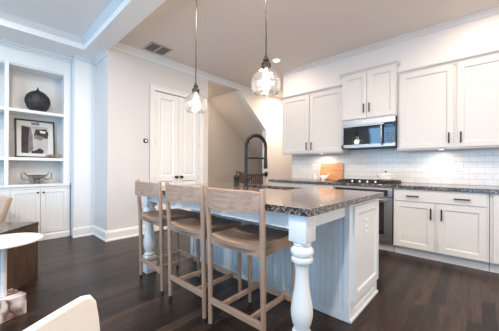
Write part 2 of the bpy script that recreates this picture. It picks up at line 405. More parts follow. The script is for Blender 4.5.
# kitchen wall and soffit
mb = MB(); mb.box(-2.96, YK, 0, XR, YK+.12, ZC); struct(mb.build('wall_kitchen', M['wall']))
struct(MB().box(-2.96, YS, 2.545, XR, YK, ZC).build('trim_3', M['wall']))       # soffit above the wall cabinets
struct(MB().box(-2.93, YK-.008, .915, XR, YK, 1.91).build('wall_backsplash', M['tile']))
struct(MB().box(XR, 3.1, 0, XR+.1, YF, ZC).box(XR, YB, 0, XR+.1, -2.9, 3.05).box(XR, -1.3, 0, XR+.1, -.9, 3.05).box(XR, -2.9, 0, XR+.1, -1.3, .4).box(XR, -2.9, 2.6, XR+.1, -1.3, 3.05).box(XR, -.9, 0, XR+.1, 1.5, 3.05).box(XR, 1.5, 0, XR+.1, 3.1, .85).box(XR, 1.5, 2.35, XR+.1, 3.1, ZC).build('wall_right', M['wall']))
mb = MB(); xs = [-5.4]+[q for a in WIN_B for q in a]+[XR]
for i in range(0, len(xs), 2): mb.box(xs[i], YB-.1, 0, xs[i+1], YB, 3.05)
for a, b in WIN_B: mb.box(a, YB-.1, 0, b, YB, .3); mb.box(a, YB-.1, 2.9, b, YB, 3.05)
struct(mb.build('wall_behind', M['wall']))
for i, (a, b) in enumerate(WIN_B):
    mb = MB(); mb.box(a, YB-.08, .3, a+.05, YB-.02, 2.9); mb.box(b-.05, YB-.08, .3, b, YB-.02, 2.9); mb.box(a, YB-.08, .3, b, YB-.02, .36); mb.box(a, YB-.08, 2.84, b, YB-.02, 2.9)
    mb.box((a+b)/2-.02, YB-.07, .36, (a+b)/2+.02, YB-.03, 2.84); mb.box(a, YB-.07, 1.6, b, YB-.03, 1.64)
    struct(mb.build('window_%d' % (i+1), M['outside']))
mb = MB(); mb.box(XR+.02, 1.5, .85, XR+.08, 1.55, 2.35); mb.box(XR+.02, 3.05, .85, XR+.08, 3.1, 2.35); mb.box(XR+.02, 2.28, .85, XR+.08, 2.32, 2.35)
struct(mb.build('window_4', M['outside']))
mb = MB(); mb.box(XR+.02, -2.9, .4, XR+.08, -2.85, 2.6); mb.box(XR+.02, -1.35, .4, XR+.08, -1.3, 2.6); mb.box(XR+.02, -2.12, .4, XR+.08, -2.08, 2.6)
struct(mb.build('window_5', M['outside']))  # unseen window, added to let fill light onto the bookcase and tray

# crown mouldings and baseboards
mb = MB(); moulding(mb, (XP, 1.37), (XP, YF), (1, 0), crown_prof(ZC)); struct(mb.build('trim_4', M['trim']))
mb = MB(); moulding(mb, (-2.96, YS), (XR, YS), (0, -1), crown_prof(ZC, .07, .06)); struct(mb.build('trim_5', M['wall']))
mb = MB(); moulding(mb, (XW, 1.075), (XW, 1.37), (1, 0), crown_prof(2.9, .06, .045)); moulding(mb, (XW, 1.37), (XP, 1.37), (0, -1), crown_prof(2.9, .06, .045))
moulding(mb, (XB, YB), (XB, 1.075), (1, 0), crown_prof(2.9, .06, .045)); struct(mb.build('trim_6', M['trim']))
mb = MB(); moulding(mb, (XP, 1.345), (XP, 2.025), (1, 0), BASE); moulding(mb, (XP, 3.145), (XP, 3.278), (1, 0), BASE); moulding(mb, (XP, 5.19), (XP, YF), (1, 0), BASE)
struct(mb.build('baseboard_pantry', M['trim']))
mb = MB(); moulding(mb, (XW, 1.06), (XW, 1.37), (1, 0), BASE); moulding(mb, (XW, 1.37), (XP+.02, 1.37), (0, -1), BASE); struct(mb.build('baseboard_left', M['trim']))

# pantry double doors with casing
mb = MB(); c = [(0, .0), (.0, .0)]
for a, b in ((2.025, 2.115), (3.055, 3.145)): mb.box(XP, a, 0, XP+.02, b, 2.555, bev=.004); mb.box(XP, a if a < 2.1 else b-.02, 0, XP+.03, a+.02 if a < 2.1 else b, 2.555, bev=.004)
mb.box(XP, 2.1152, 2.465, XP+.0195, 3.0548, 2.5548); mb.box(XP, 2.0452, 2.5352, XP+.0295, 3.1248, 2.5552)
struct(mb.build('trim_7', M['trim']))
for i, (a, b) in enumerate(((2.122, 2.583), (2.588, 3.049))):
    d = struct(shaker(fP(XP-.035), a, b, .012, 2.452, .035, .095, .020, .012, mids=(.93,), slope=.02).build('door_%d' % (i+1), M['trim']))
    ky = 2.535 if i == 0 else 2.637
    k = MB().lathe([(.0, 0), (.024, 0), (.024, .006), (.010, .010), (.010, .035), (.022, .042), (.027, .055), (.022, .068), (.0, .072)], (XP, ky, .95), 16, axis=(1, 0, 0)).build('knob', M['bronze'], d, True)
    for z in (.25, .93, 1.55, 2.25):
        hy = 2.119 if i == 0 else 3.052
        MB().tube([(XP+.004, hy, z-.045), (XP+.004, hy, z+.045)], .008, 8).build('hinge', M['nickel'], d, True)

# ------------------------------------------------------------------ things on walls and ceiling
def downlight(x, y, zc, label, grp=None):
    t = thing('recessed_light', label, 'ceiling light', (x, y, zc-.012), group=grp)
    MB().lathe([(.054, .0), (.075, .001), (.078, .012), (.054, .012), (.054, .0)], (x, y, zc-.012), 24, cap=False).build('trim_ring', M['trim'], t, True)
    MB().lathe([(0, 0), (.053, 0), (.053, .006), (0, .006)], (x, y, zc-.011), 24).build('lens', M['led'], t)
downlight(*DOWN[0], ZC, 'lit recessed ceiling light near the corner of the soffit, beside the nearer pendant')
for x, y in DOWN[1:]: downlight(x, y, ZC, 'recessed ceiling light in the kitchen ceiling outside the picture', 'recessed lights')
downlight(-5.0, 3.5, 2.945, 'added lamp hidden behind the jamb to brighten the recess below the stairs')  # fixture for the added recess lamp, kept out of sight
downlight(*TRAY[0], 3.05, 'recessed light in the tray ceiling at the top left')
for x, y in TRAY[1:]: downlight(x, y, 3.05, 'recessed light in the tray ceiling outside the picture', 'tray ceiling lights')
for (x, y), lb in zip(UNDER, ('lit puck light under the left wall cabinets above the cutting board', 'lit puck light under the right wall cabinets above the bare tiles')):
    t = thing('under_cabinet_light', lb, 'light', (x, y, 1.392), group='under-cabinet lights')
    MB().lathe([(.032, .0), (.042, .002), (.042, .0175), (.032, .0175), (.032, 0)], (x, y, 1.392), 20, cap=False).build('housing', M['nickel'], t, True)
    MB().lathe([(0, 0), (.031, 0), (.031, .005), (0, .005)], (x, y, 1.395), 20).build('lens', M['led'], t)

t = thing('ceiling_vent', 'grey rectangular air vent in the ceiling near the pantry wall', 'vent', (-3.87, 2.0, ZC-.012))
mb = MB(); x0, x1, y0, y1 = -4.03, -3.71, 1.82, 2.18
mb.box(x0, y0, ZC-.012, x1, y0+.025, ZC); mb.box(x0, y1-.025, ZC-.012, x1, y1, ZC); mb.box(x0, y0, ZC-.012, x0+.02, y1, ZC); mb.box(x1-.02, y0, ZC-.012, x1, y1, ZC); mb.box(x0, 1.985, ZC-.012, x1, 2.015, ZC)
mb.build('frame', M['ventframe'], t)
for a, b in ((y0+.025, 1.985), (2.015, y1-.025)):
    mb = MB()
    for k in range(14):
        xx = x0+.025+k*.0205; mb.hexa([(xx, a, ZC-.010), (xx+.004, a, ZC-.010), (xx+.004, b, ZC-.010), (xx, b, ZC-.010), (xx+.012, a, ZC-.001), (xx+.016, a, ZC-.001), (xx+.016, b, ZC-.001), (xx+.012, b, ZC-.001)])
    mb.build('slats', M['vent'], t)

t = thing('thermostat', 'small round black-rimmed thermostat on the wall left of the pantry doors', 'thermostat', (XP, 1.955, 1.575))
MB().lathe([(.0, 0), (.038, 0), (.038, .018), (.032, .024), (0, .024)], (XP, 1.955, 1.575), 24, axis=(1, 0, 0)).build('ring', M['black'], t, True)
MB().lathe([(0, 0), (.021, 0), (.019, .003), (0, .003)], (XP+.024, 1.955, 1.575), 20, axis=(1, 0, 0)).build('dial_face', M['plastic'], t, True)

def outlet(f, u, v, w0, parent, name='outlet'):
    pl = MB(); ubox(pl, f, u-.037, v-.06, w0, u+.037, v+.06, w0+.006, .002); o = pl.build('cover_plate' if parent else name, M['plastic'], parent)
    for dv in (-.024, .024):
        mb = MB(); ubox(mb, f, u-.010, v+dv-.008, w0+.0055, u-.007, v+dv+.008, w0+.0072); ubox(mb, f, u+.007, v+dv-.008, w0+.0055, u+.010, v+dv+.008, w0+.0072)
        mb.build('slots', M['slot'], o)
    return o
tag(outlet(fK(YK-.008), -.235, 1.157, 0, None), 'white wall outlet on the tiles right of the range', 'outlet')

# pendants
def pendant(x, y, zt, label):
    t = thing('pendant_lamp', label, 'pendant lamp', (x, y, zt-.27), group='glass pendants over the island')
    MB().lathe([(0, ZC), (.06, ZC), (.06, ZC-.012), (.045, ZC-.022), (0, ZC-.022)], (x, y, 0), 24).build('canopy', M['bronze'], t, True)
    MB().tube([(x, y, ZC-.02), (x, y, zt+.06)], .006, 8).build('rod', M['bronze'], t, True)
    MB().lathe([(0, zt+.07), (.014, zt+.07), (.016, zt+.05), (.026, zt+.045), (.026, zt+.028), (.018, zt+.024), (.018, zt+.012), (.040, zt+.008), (.042, zt-.022), (.034, zt-.026), (0, zt-.026)], (x, y, 0), 24).build('socket', M['bronze'], t, True)
    pr = [(.036, -.024), (.040, -.036), (.062, -.052), (.094, -.078), (.118, -.112), (.127, -.15), (.125, -.19), (.116, -.225), (.104, -.243), (.085, -.25), (.04, -.252), (0, -.252)]
    MB().lathe([(r, zt+z) for r, z in pr[:-3]] + [(r-.004, zt+z) for r, z in pr[:-3][::-1]], (x, y, 0), 32).build('glass_shade', M['glass'], t, True)
    pl = bpy.data.lights.new('pendant_glow', 'POINT'); pl.energy = 14; pl.color = WARM; pl.shadow_soft_size = .045; po = bpy.data.objects.new('pendant_glow', pl); COL.objects.link(po); po.location = (x, y, zt-.19)
    b = MB().lathe([(0, zt-.026), (.013, zt-.03), (.014, zt-.055), (.026, zt-.085), (.031, zt-.11), (.026, zt-.135), (.012, zt-.148), (0, zt-.150)], (x, y, 0), 16).build('bulb', M['bulb'], t, True)
pendant(-2.345, 1.66, 1.99, 'clear glass pendant lamp farther from the camera, hanging in front of the pantry doors')
pendant(-1.345, 1.66, 2.0, 'clear glass pendant lamp nearer the camera, hanging beside the soffit corner')

# ------------------------------------------------------------------ built-in bookcase and its cabinet
BX0 = -5.30
t = thing('built_in_bookcase', 'white built-in bookcase on the left wall with ornaments on its shelves', 'bookcase', (XB-.15, .33, .862))
posts = [(-1.15, -.98), (-.365, -.319), (.283, .329), (.972, 1.072)]
mb = MB()
for a, b in posts: mb.box(XB-.02, a, .862, XB, b, 2.62, bev=.002)
mb.box(XB-.02, -1.15, 2.62, XB, 1.072, 2.899); mb.build('face_frame', M['built'], t)
mb = MB(); mb.box(BX0+.001, -1.15, .862, BX0+.018, 1.06, 2.62)
mb.build('back_panel', mat('bookcase_back_paint', (.74, .72, .70), .7), t)
for a, b in posts:
    c = (a+b)/2; MB().box(BX0+.018, c-.012 if a < .9 else .985, .862, XB-.02, c+.012 if a < .9 else 1.06, 2.62).build('divider', M['built'], t)
MB().box(BX0+.018, -1.1, 2.60, XB-.02, .985, 2.62).build('top_panel', M['built'], t)
bays = [(-.97, -.35), (-.335, .294), (.318, .985)]
for a, b in bays:
    for z in (1.265, 1.975): MB().box(BX0+.018, a, z-.045, XB-.004, b, z, bev=.002).build('shelf', M['built'], t)
t = thing('built_in_cabinet', 'white built-in cabinet with beadboard doors below the bookcase', 'cabinet', (XB-.15, .33, 0))
MB().box(BX0+.001, -1.15, .0, XB-.02, 1.06, .825).box(XB-.02, -1.15, .79, XB-.003, 1.06, .825).box(XB-.02, 1.035, 0, XB-.003, 1.06, .8).build('carcass', M['built'], t)
mb = MB(); moulding(mb, (XB-.02, -1.15), (XB-.02, 1.06), (1, 0), [(0, 0), (.036, 0), (.034, .07), (.024, .095), (0, .1)]); mb.build('plinth', M['built'], t)
for i, (a, b) in enumerate(((-.985, -.652), (-.645, -.312), (-.045-.26, .033), (.037, .365-.02), (.35, .683), (.69, 1.033))):
    f = fP(XB-.02); mb = MB(); r_ = .055; v0, v1 = .11, .785
    ubox(mb, f, a, v0, 0, a+r_, v1, .02); ubox(mb, f, b-r_, v0, 0, b, v1, .02); ubox(mb, f, a+r_, v0, 0, b-r_, v0+r_, .02); ubox(mb, f, a+r_, v1-r_, 0, b-r_, v1, .02)
    bead(mb, f, a+r_, b-r_, v0+r_, v1-r_, .012, .035, .004)
    d = mb.build('door', M['built'], t)
    ky = b-.03 if i % 2 == 0 else a+.03
    MB().lathe([(0, 0), (.008, 0), (.007, .014), (.013, .02), (.014, .027), (0, .032)], (XB, ky, .735), 14, axis=(1, 0, 0)).build('knob', M['bronze'], d, True)
tag(MB().box(BX0+.001, -1.15, .826, XB+.018, 1.06, .861, bev=.003).build('cabinet_countertop', M['built']), 'white countertop ledge between the built-in bookcase and its cabinet', 'countertop')

# ornaments
zz = 1.975
def gourd():
    c = (XB-.130, .665, zz+.0005)
    t = thing('gourd_vase', 'round charcoal ribbed gourd with a pointed stem on the upper shelf', 'ornament', c)
    prof = [(0, 0), (.05, .0), (.08, .010), (.128, .06), (.152, .14), (.154, .185), (.136, .25), (.095, .298), (.05, .325), (.02, .335), (0, .338)]
    mb = MB(); n = 48; rings = []
    pts = []
    for i in range(len(prof)-1):
        for k in range(3): q = k/3; pts.append((prof[i][0]*(1-q)+prof[i+1][0]*q, prof[i][1]*(1-q)+prof[i+1][1]*q))
    pts.append(prof[-1])
    for r, z in pts:
        rings.append([mb.bm.verts.new((c[0]+.78*r*math.cos(2*PI*k/n)*(1+.03*math.cos(12*2*PI*k/n)), c[1]+r*math.sin(2*PI*k/n)*(1+.03*math.cos(12*2*PI*k/n)), c[2]+z)) for k in range(n)])
    for a, b in zip(rings, rings[1:]):
        for k in range(n): mb.bm.faces.new((a[k], a[(k+1) % n], b[(k+1) % n], b[k]))
    bmesh.ops.remove_doubles(mb.bm, verts=mb.bm.verts, dist=1e-5)
    mb.build('body', M['gourd'], t, True)
    MB().lathe([(0, .325), (.036, .324), (.018, .342), (.010, .362), (.004, .390), (0, .393)], c, 14).build('stem', M['gourd'], t, True)
gourd()
# framed abstract print leaning on the back panel
t = thing('framed_print', 'black framed abstract print in charcoal and grey leaning on the middle shelf', 'picture', (BX0+.10, .655, 1.266))
lean = lambda u, v, w_: (BX0+.105+w_*.988-v*.13, .655+u, 1.267+v)
FW, FH = .245, .60
mb = MB()
for a in ((-FW, 0, -FW+.022, FH), (FW-.022, 0, FW, FH), (-FW, 0, FW, .022), (-FW, FH-.022, FW, FH)):
    q = [lean(a[0], a[1], 0), lean(a[2], a[1], 0), lean(a[2], a[3], 0), lean(a[0], a[3], 0)]; p = [lean(a[0], a[1], .022), lean(a[2], a[1], .022), lean(a[2], a[3], .022), lean(a[0], a[3], .022)]
    mb.hexa(q+p)
mb.build('frame', M['frame'], t)
mb = MB(); mb.hexa([lean(-FW+.01, .01, .002), lean(FW-.01, .01, .002), lean(FW-.01, FH-.01, .002), lean(-FW+.01, FH-.01, .002), lean(-FW+.01, .01, .010), lean(FW-.01, .01, .010), lean(FW-.01, FH-.01, .010), lean(-FW+.01, FH-.01, .010)])
pm = mb.build('print', M['mat'], t)
def blot(pts, m, w_, name):
    MB().prism(pts, lean, w_-.001, w_).build(name, m, pm)
blot([(-.17, .07), (.15, .065), (.16, .50), (-.165, .505)], M['ink3'], .0115, 'paper_wash')
blot([(-.17, .075), (-.09, .07), (-.085, .30), (-.07, .48), (-.165, .495), (-.17, .28)], M['ink1'], .013, 'brush_stroke')
blot([(-.09, .07), (-.03, .12), (-.035, .36), (-.06, .48), (-.085, .47)], M['ink2'], .0125, 'brush_stroke')
blot([(-.02, .35), (.15, .31), (.165, .40), (.13, .47), (.0, .45)], M['ink1'], .013, 'brush_stroke')
blot([(.05, .44), (.13, .43), (.12, .395), (.06, .40)], M['mat'], .0145, 'brush_stroke')
blot([(-.02, .31), (.07, .28), (.12, .33), (.0, .37)], M['ink2'], .0135, 'brush_stroke')
blot([(-.05, .07), (.09, .07), (.10, .12), (.05, .155), (.0, .12), (-.05, .10)], M['ink1'], .013, 'brush_stroke')
blot([(-.05, .52), (.05, .52), (.05, .565), (-.05, .56)], M['ink2'], .0125, 'brush_stroke')
# knobbly ornament
mb = MB(); rnd = random.Random(3)
for k in range(11): mb.ball((XB-.05+rnd.uniform(-.018, .018), 0.772+k*.0165, 1.265+.027+rnd.uniform(0, .012)), rnd.uniform(.018, .026), n=10)
tag(mb.build('carved_ornament', M['ornament'], smooth=True), 'low knobbly brown ornament on the shelf beside the framed print', 'ornament')
# footed bowl with square handles
c = (XB-.13, .66, .8615)
t = thing('footed_bowl', 'pewter footed bowl with two square handles below the framed print', 'bowl', c)
MB().lathe([(0, .075), (.04, .074), (.085, .092), (.118, .122), (.124, .138), (.116, .136), (.08, .105), (.03, .09), (0, .09)], c, 28).build('bowl', M['pewter'], t, True)
for sg in (-1, 1):
    y = lambda v: c[1]+sg*v
    MB().tube([(c[0], y(.085), c[2]+.075), (c[0], y(.13), c[2]+.07), (c[0], y(.178), c[2]+.075), (c[0], y(.182), c[2]+.168), (c[0], y(.145), c[2]+.172), (c[0], y(.118), c[2]+.13)], .011, 8).build('handle', M['pewter'], t)
for a in range(4):
    an = PI/4+a*PI/2; pts = []
    for q in range(12):
        th = q/11*1.6*PI; rr = .024*(1-q/16)
        pts.append((.085-rr*math.cos(th)*1.0, .026+rr*math.sin(th)))
    pts = [(.03, .075)]+[(r_, max(z_, .007)) for r_, z_ in pts[::-1]]
    MB().tube([(c[0]+math.cos(an)*r_, c[1]+math.sin(an)*r_, c[2]+z_) for r_, z_ in pts], .007, 8).build('curled_foot', M['pewter'], t, True)
MB().lathe([(0, .0), (.055, .0), (.05, .01), (.02, .03), (.025, .07), (.04, .08), (0, .082)], c, 20).build('pedestal', M['pewter'], t, True)

# ------------------------------------------------------------------ kitchen wall cabinets
def wall_cab(x0, x1, z0, z1, yf, label, doors, zcap, hz, crown_w=.03):
    t = thing('wall_cabinet', label, 'cabinet', ((x0+x1)/2, (yf+YK)/2, z0))
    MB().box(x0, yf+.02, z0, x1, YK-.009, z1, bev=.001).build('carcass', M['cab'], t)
    if zcap > z1: MB().box(x0, yf+.02, z1, x1, YS-.001, zcap).build('frieze', M['cab'], t)
    MB().box(x0, yf+.022, z0-.018, x1, yf+.042, z0).build('light_rail', M['cab'], t)
    for (a, b, hx) in doors:
        d = shaker(fK(yf+.02), a, b, z0+.004, (zcap if zcap > z1 else z1)-.035, .02).build('door', M['cab'], t)
        bar_pull(hx, hz, hz+.14, fK(yf), True, 0, d)
    zt = zcap if zcap > z1 else z1
    mb = MB(); prof = [(0, zt-.035), (.012, zt-.035), (.018, zt-.015), (.036, zt+.005), (.045, zt+.012), (.045, zt+.028), (0, zt+.028)]
    moulding(mb, (x0-.03, yf+.02), (x1+.03 if zcap > z1 else x1, yf+.02), (0, -1), prof)
    if zcap > z1:
        mb.box(x1, yf+.02, zt-.02, x1+.03, YS-.001, zt+.028); mb.box(x0-.03, yf+.02, zt-.02, x0, YS-.001, zt+.028)
    mb.build('crown', M['cab'], t)
    return t
YU = YS-.02
wall_cab(-2.97, -1.73, 1.41, 2.515, YU, 'white two-door wall cabinet left of the microwave above the cutting board', [(-2.965, -2.367, -2.407), (-2.348, -1.745, -2.305)], 0, 1.463)
wall_cab(-1.725, -.925, 1.915, 2.544, 4.12, 'short raised white two-door wall cabinet directly above the microwave', [(-1.717, -1.332, -1.372), (-1.325, -.934, -1.288)], 2.66, 2.0)
wall_cab(-.924, .40, 1.41, 2.515, YU, 'white two-door wall cabinet right of the microwave', [(-.893, -.283, -.325), (-.243, .365, -.205)], 0, 1.463)
wall_cab(.41, 1.65, 1.41, 2.515, YU, 'white two-door wall cabinet at the far right end', [(.42, 1.02, .98), (1.035, 1.64, 1.075)], 0, 1.463)

# microwave
mx0, mx1, mz0, mz1, my = -1.715, -.927, 1.452, 1.896, 4.10
t = thing('microwave', 'stainless over-the-range microwave with dark glass door below the short cabinet', 'microwave', ((mx0+mx1)/2, my+.2, mz0))
MB().box(mx0, my+.03, mz0, mx1, YK-.009, mz1, bev=.004).build('body', M['black'], t)
MB().box(mx0, my, mz1-.085, mx1, my+.03, mz1, bev=.004).build('top_band', M['steel'], t)
dr = MB(); f = fK(my+.03)
ubox(dr, f, mx0, mz0+.005, 0, mx0+.03, mz1-.088, .03); ubox(dr, f, mx0, mz0+.005, 0, mx1-.155, mz0+.055, .03); ubox(dr, f, mx0+.03, mz1-.105, 0, mx1-.155, mz1-.088, .03)
d = dr.build('door', M['steel'], t)
MB().box(mx0+.03, my+.006, mz0+.055, mx1-.155, my+.03, mz1-.105).build('window', M['darkglass'], d)
MB().tube([(mx1-.175, my-.0, mz0+.04), (mx1-.175, my-.045, mz0+.06), (mx1-.175, my-.05, mz0+.18), (mx1-.175, my-.045, mz1-.13), (mx1-.175, my-.0, mz1-.11)], .013, 10).build('handle', M['steel'], d, True)
cp = MB().box(mx1-.152, my+.002, mz0+.055, mx1-.003, my+.03, mz1-.088, bev=.002).build('control_panel', M['dkpanel'], t)
MB().box(mx1-.152, my, mz0+.005, mx1, my+.03, mz0+.055, bev=.002).build('lower_trim', M['steel'], t)
MB().box(mx1-.125, my, mz1-.14, mx1-.03, my+.003, mz1-.115).build('display', mat('blue_display', (.03, .10, .16), .1), cp)
mb = MB()
for i in range(3):
    for j in range(4): mb.box(mx1-.125+i*.035, my, mz0+.08+j*.035, mx1-.10+i*.035, my+.003, mz0+.10+j*.035)
mb.build('buttons', mat('dark_button', (.06, .065, .075), .3), cp)
MB().lathe([(0, 0), (.014, 0), (.014, .002), (0, .003)], (-1.36, my, mz1-.043), 18, axis=(0, -1, 0)).build('round_badge', M['nickel'], t)

# ------------------------------------------------------------------ kitchen base run
YBF = 3.78
def base_body(t, x0, x1):
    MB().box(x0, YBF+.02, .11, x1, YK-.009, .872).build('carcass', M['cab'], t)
    MB().box(x0, YBF+.075, 0, x1, YBF+.09, .11).build('toe_kick', M['cab'], t)
t = thing('base_cabinet', 'white base cabinet below the cutting board, mostly hidden behind the island', 'cabinet', (-2.3, 4.15, 0)); base_body(t, -2.94, -1.70)
for a, b in ((-2.93, -2.325), (-2.315, -1.71)):
    d = shaker(fK(YBF+.02), a, b, .115, .69, .02).build('door', M['cab'], t); bar_pull((a+b)/2+.25*(1 if a < -2.5 else -1), .53, .66, fK(YBF), True, 0, d)
    d = shaker(fK(YBF+.02), a, b, .70, .865, .02, .035, .006).build('drawer', M['cab'], t); bar_pull(.785, (a+b)/2-.07, (a+b)/2+.07, fK(YBF), False, 0, d)
t = thing('base_cabinet', 'white base cabinet right of the oven with a wide two-pull drawer over two doors', 'cabinet', (-.41, 4.15, 0)); base_body(t, -.875, .055)
d = MB(); ubox(d, fK(YBF+.02), -.862, .715, 0, .037, .862, .02, .003); d = d.build('drawer', M['cab'], t)
bar_pull(.781, -.725, -.585, fK(YBF), False, 0, d); bar_pull(.781, -.245, -.10, fK(YBF), False, 0, d)
for a, b, hx in ((-.862, -.432, -.463), (-.392, .037, -.358)):
    d = shaker(fK(YBF+.02), a, b, .118, .700, .02).build('door', M['cab'], t); bar_pull(hx, .51, .645, fK(YBF), True, 0, d)
t = thing('base_cabinet', 'white base cabinet at the right edge with a full-height door', 'cabinet', (.7, 4.15, 0)); base_body(t, .06, 1.65)
for a, b in ((.09, .82), (.83, 1.62)):
    d = shaker(fK(YBF+.02), a, b, .118, .862, .02).build('door', M['cab'], t)
tag(MB().box(-2.97, 3.748, .874, 1.66, YK-.009, .914, bev=.004).build('kitchen_countertop', M['granite']), 'long dark speckled granite countertop along the tiled wall', 'countertop')

# wall oven below the cooktop
ox0, ox1 = -1.695, -.885
t = thing('oven', 'stainless built-in oven with black glass under the cooktop', 'oven', ((ox0+ox1)/2, 4.1, .0))
MB().box(ox0+.01, YBF+.02, .10, ox1-.01, 4.45, .85).build('body', M['black'], t)
MB().box(ox0, YBF+.0, .845, ox1, YBF+.022, .873).build('filler_rail', M['cab'], t)
MB().box(ox0, YBF-.005, .745, ox1, YBF+.02, .842, bev=.003).build('control_panel', M['steel'], t)
MB().box(ox0+.02, YBF-.008, .755, ox1-.055, YBF-.004, .838).build('control_glass', M['dkpanel'], t)
mb = MB(); f = fK(YBF+.02); ubox(mb, f, ox0, .19, 0, ox0+.10, .735, .025); ubox(mb, f, ox1-.10, .19, 0, ox1, .735, .025); ubox(mb, f, ox0+.10, .19, 0, ox1-.10, .23, .025); ubox(mb, f, ox0+.10, .67, 0, ox1-.10, .735, .025)
d = mb.build('door', M['steel'], t)
MB().box(ox0+.10, YBF+.0, .23, ox1-.10, YBF+.02, .67).build('window', M['darkglass'], d)
mb = MB().tube([(ox0+.06, YBF-.06, .705), (ox1-.06, YBF-.06, .705)], .012, 10)
for x in (ox0+.10, ox1-.10): mb.tube([(x, YBF-.005, .705), (x, YBF-.06, .705)], .009, 8)
mb.build('handle', M['steel'], d, True)
MB().box(ox0, YBF, .105, ox1, YBF+.02, .183, bev=.003).build('lower_trim', M['steel'], t)
MB().box(ox0, YBF+.075, 0, ox1, YBF+.09, .10).build('toe_kick', M['cab'], t)

# cooktop
t = thing('gas_cooktop', 'black gas cooktop with cast iron grates and four knobs', 'cooktop', (-1.30, 4.15, .9145))
MB().box(-1.72, 3.86, .9145, -.90, 4.40, .926, bev=.004).build('tray', M['black'], t)
for k in range(3):
    xa = -1.71+k*.27; mb = MB()
    for y in (3.955, 4.385): mb.box(xa, y-.006, .936, xa+.26, y+.006, .950)
    for x in (xa+.006, xa+.254): mb.box(x-.006, 3.955, .936, x+.006, 4.385, .950)
    for x in (xa+.09, xa+.17): mb.box(x-.005, 3.955, .938, x+.005, 4.385, .950)
    for y in (4.06, 4.17, 4.28): mb.box(xa, y-.005, .938, xa+.26, y+.005, .950)
    for x in (xa+.01, xa+.25):
        for y in (3.96, 4.38): mb.box(x-.008, y-.008, .926, x+.008, y+.008, .938)
    mb.build('grate', M['castiron'], t)
for x, y in ((-1.58, 4.05), (-1.58, 4.30), (-1.305, 4.17), (-1.035, 4.05), (-1.035, 4.30)):
    MB().lathe([(0, .926), (.045, .926), (.042, .934), (.02, .936), (0, .936)], (x, y, 0), 18).build('burner', M['castiron'], t, True)
for k in range(4):
    MB().lathe([(0, .926), (.018, .926), (.017, .948), (.013, .952), (0, .952)], (-1.465+k*.11, 3.905, 0), 16).build('knob', M['chrome'], t, True)

# covered dish on the cooktop
c = (-1.08, 4.22, .9503)
t = thing('covered_dish', 'cream lidded casserole with dark knob on the right of the cooktop', 'pot', c)
MB().lathe([(0, 0), (.085, 0), (.108, .02), (.115, .075), (.12, .078), (.118, .085), (.0, .085)], c, 28).build('pot', M['ceramic'], t, True)
MB().lathe([(.122, .086), (.118, .093), (.08, .108), (.03, .116), (0, .118), (0, .086)], c, 28).build('lid', M['ceramic'], t, True)
MB().lathe([(0, .116), (.008, .116), (.008, .126), (.018, .130), (.018, .140), (0, .144)], c, 14).build('lid_knob', M['bronze'], t, True)
for sg in (-1, 1):
    MB().tube([(c[0]+sg*.112, c[1]-.035, c[2]+.06), (c[0]+sg*.145, c[1]-.025, c[2]+.062), (c[0]+sg*.15, c[1]+.025, c[2]+.062), (c[0]+sg*.112, c[1]+.035, c[2]+.06)], .008, 8).build('handle', M['ceramic'], t, True)

# cutting boards, bird, blossom
def leanbox(x0, x1, zb, h, yb, th, tilt, name, m, bev, lb, cat):
    mb = MB(); g = lambda x, v, w_: (x, yb+v*tilt-w_, zb+v)
    mb.hexa([g(x0, 0, 0), g(x1, 0, 0), g(x1, 0, th), g(x0, 0, th), g(x0, h, 0), g(x1, h, 0), g(x1, h, th), g(x0, h, th)], bev)
    return tag(mb.build(name, m), lb, cat)
leanbox(-2.275, -1.84, .915, .305, YK-.070, .022, .15, 'cutting_board', M['board'], .006, 'orange-brown wooden cutting board leaning on the tiles', 'cutting board')
c = (-2.10, 4.28, .9145)
t = thing('bird_figurine', 'small white bird figurine in front of the cutting board', 'figurine', c)
MB().tube([(c[0]-.085, c[1], c[2]+.05), (c[0]-.06, c[1], c[2]+.058), (c[0]-.02, c[1], c[2]+.045), (c[0]+.025, c[1], c[2]+.05), (c[0]+.05, c[1], c[2]+.075), (c[0]+.10, c[1], c[2]+.125)], [.012, .030, .044, .036, .018, .005], 14).build('body', M['ceramic'], t, True)
MB().lathe([(0, 0), (.035, 0), (.03, .012), (0, .02)], (c[0]-.02, c[1], c[2]), 16).build('foot', M['ceramic'], t, True)
MB().tube([(c[0]-.095, c[1], c[2]+.048), (c[0]-.115, c[1], c[2]+.04)], [.006, .001], 8).build('beak', M['brass'], t, True)
c = (-2.33, 4.36, .9145)
t = thing('flower_stem', 'white blossom stem in a slim vase left of the cutting board', 'flower', c)
MB().lathe([(0, 0), (.026, 0), (.03, .03), (.02, .075), (.010, .12), (.013, .135), (.008, .135), (.006, .11), (0, .10)], c, 18).build('vase', M['ceramic'], t, True)
MB().tube([(c[0], c[1], c[2]+.1), (c[0]-.005, c[1]-.01, c[2]+.19), (c[0]-.02, c[1]-.02, c[2]+.26)], .003, 6).build('stem', M['stem'], t, True)
for px, py, pz in ((-.02, -.02, .265), (.015, -.02, .225), (-.045, -.015, .225), (0, -.03, .19)):
    mb = MB()
    for k in range(5):
        a = k*2*PI/5; mb.ball((c[0]+px+.016*math.cos(a), c[1]+py, c[2]+pz+.016*math.sin(a)), .014, 1, .4, 1, 8)
    mb.build('blossom', M['leaf'], t, True)

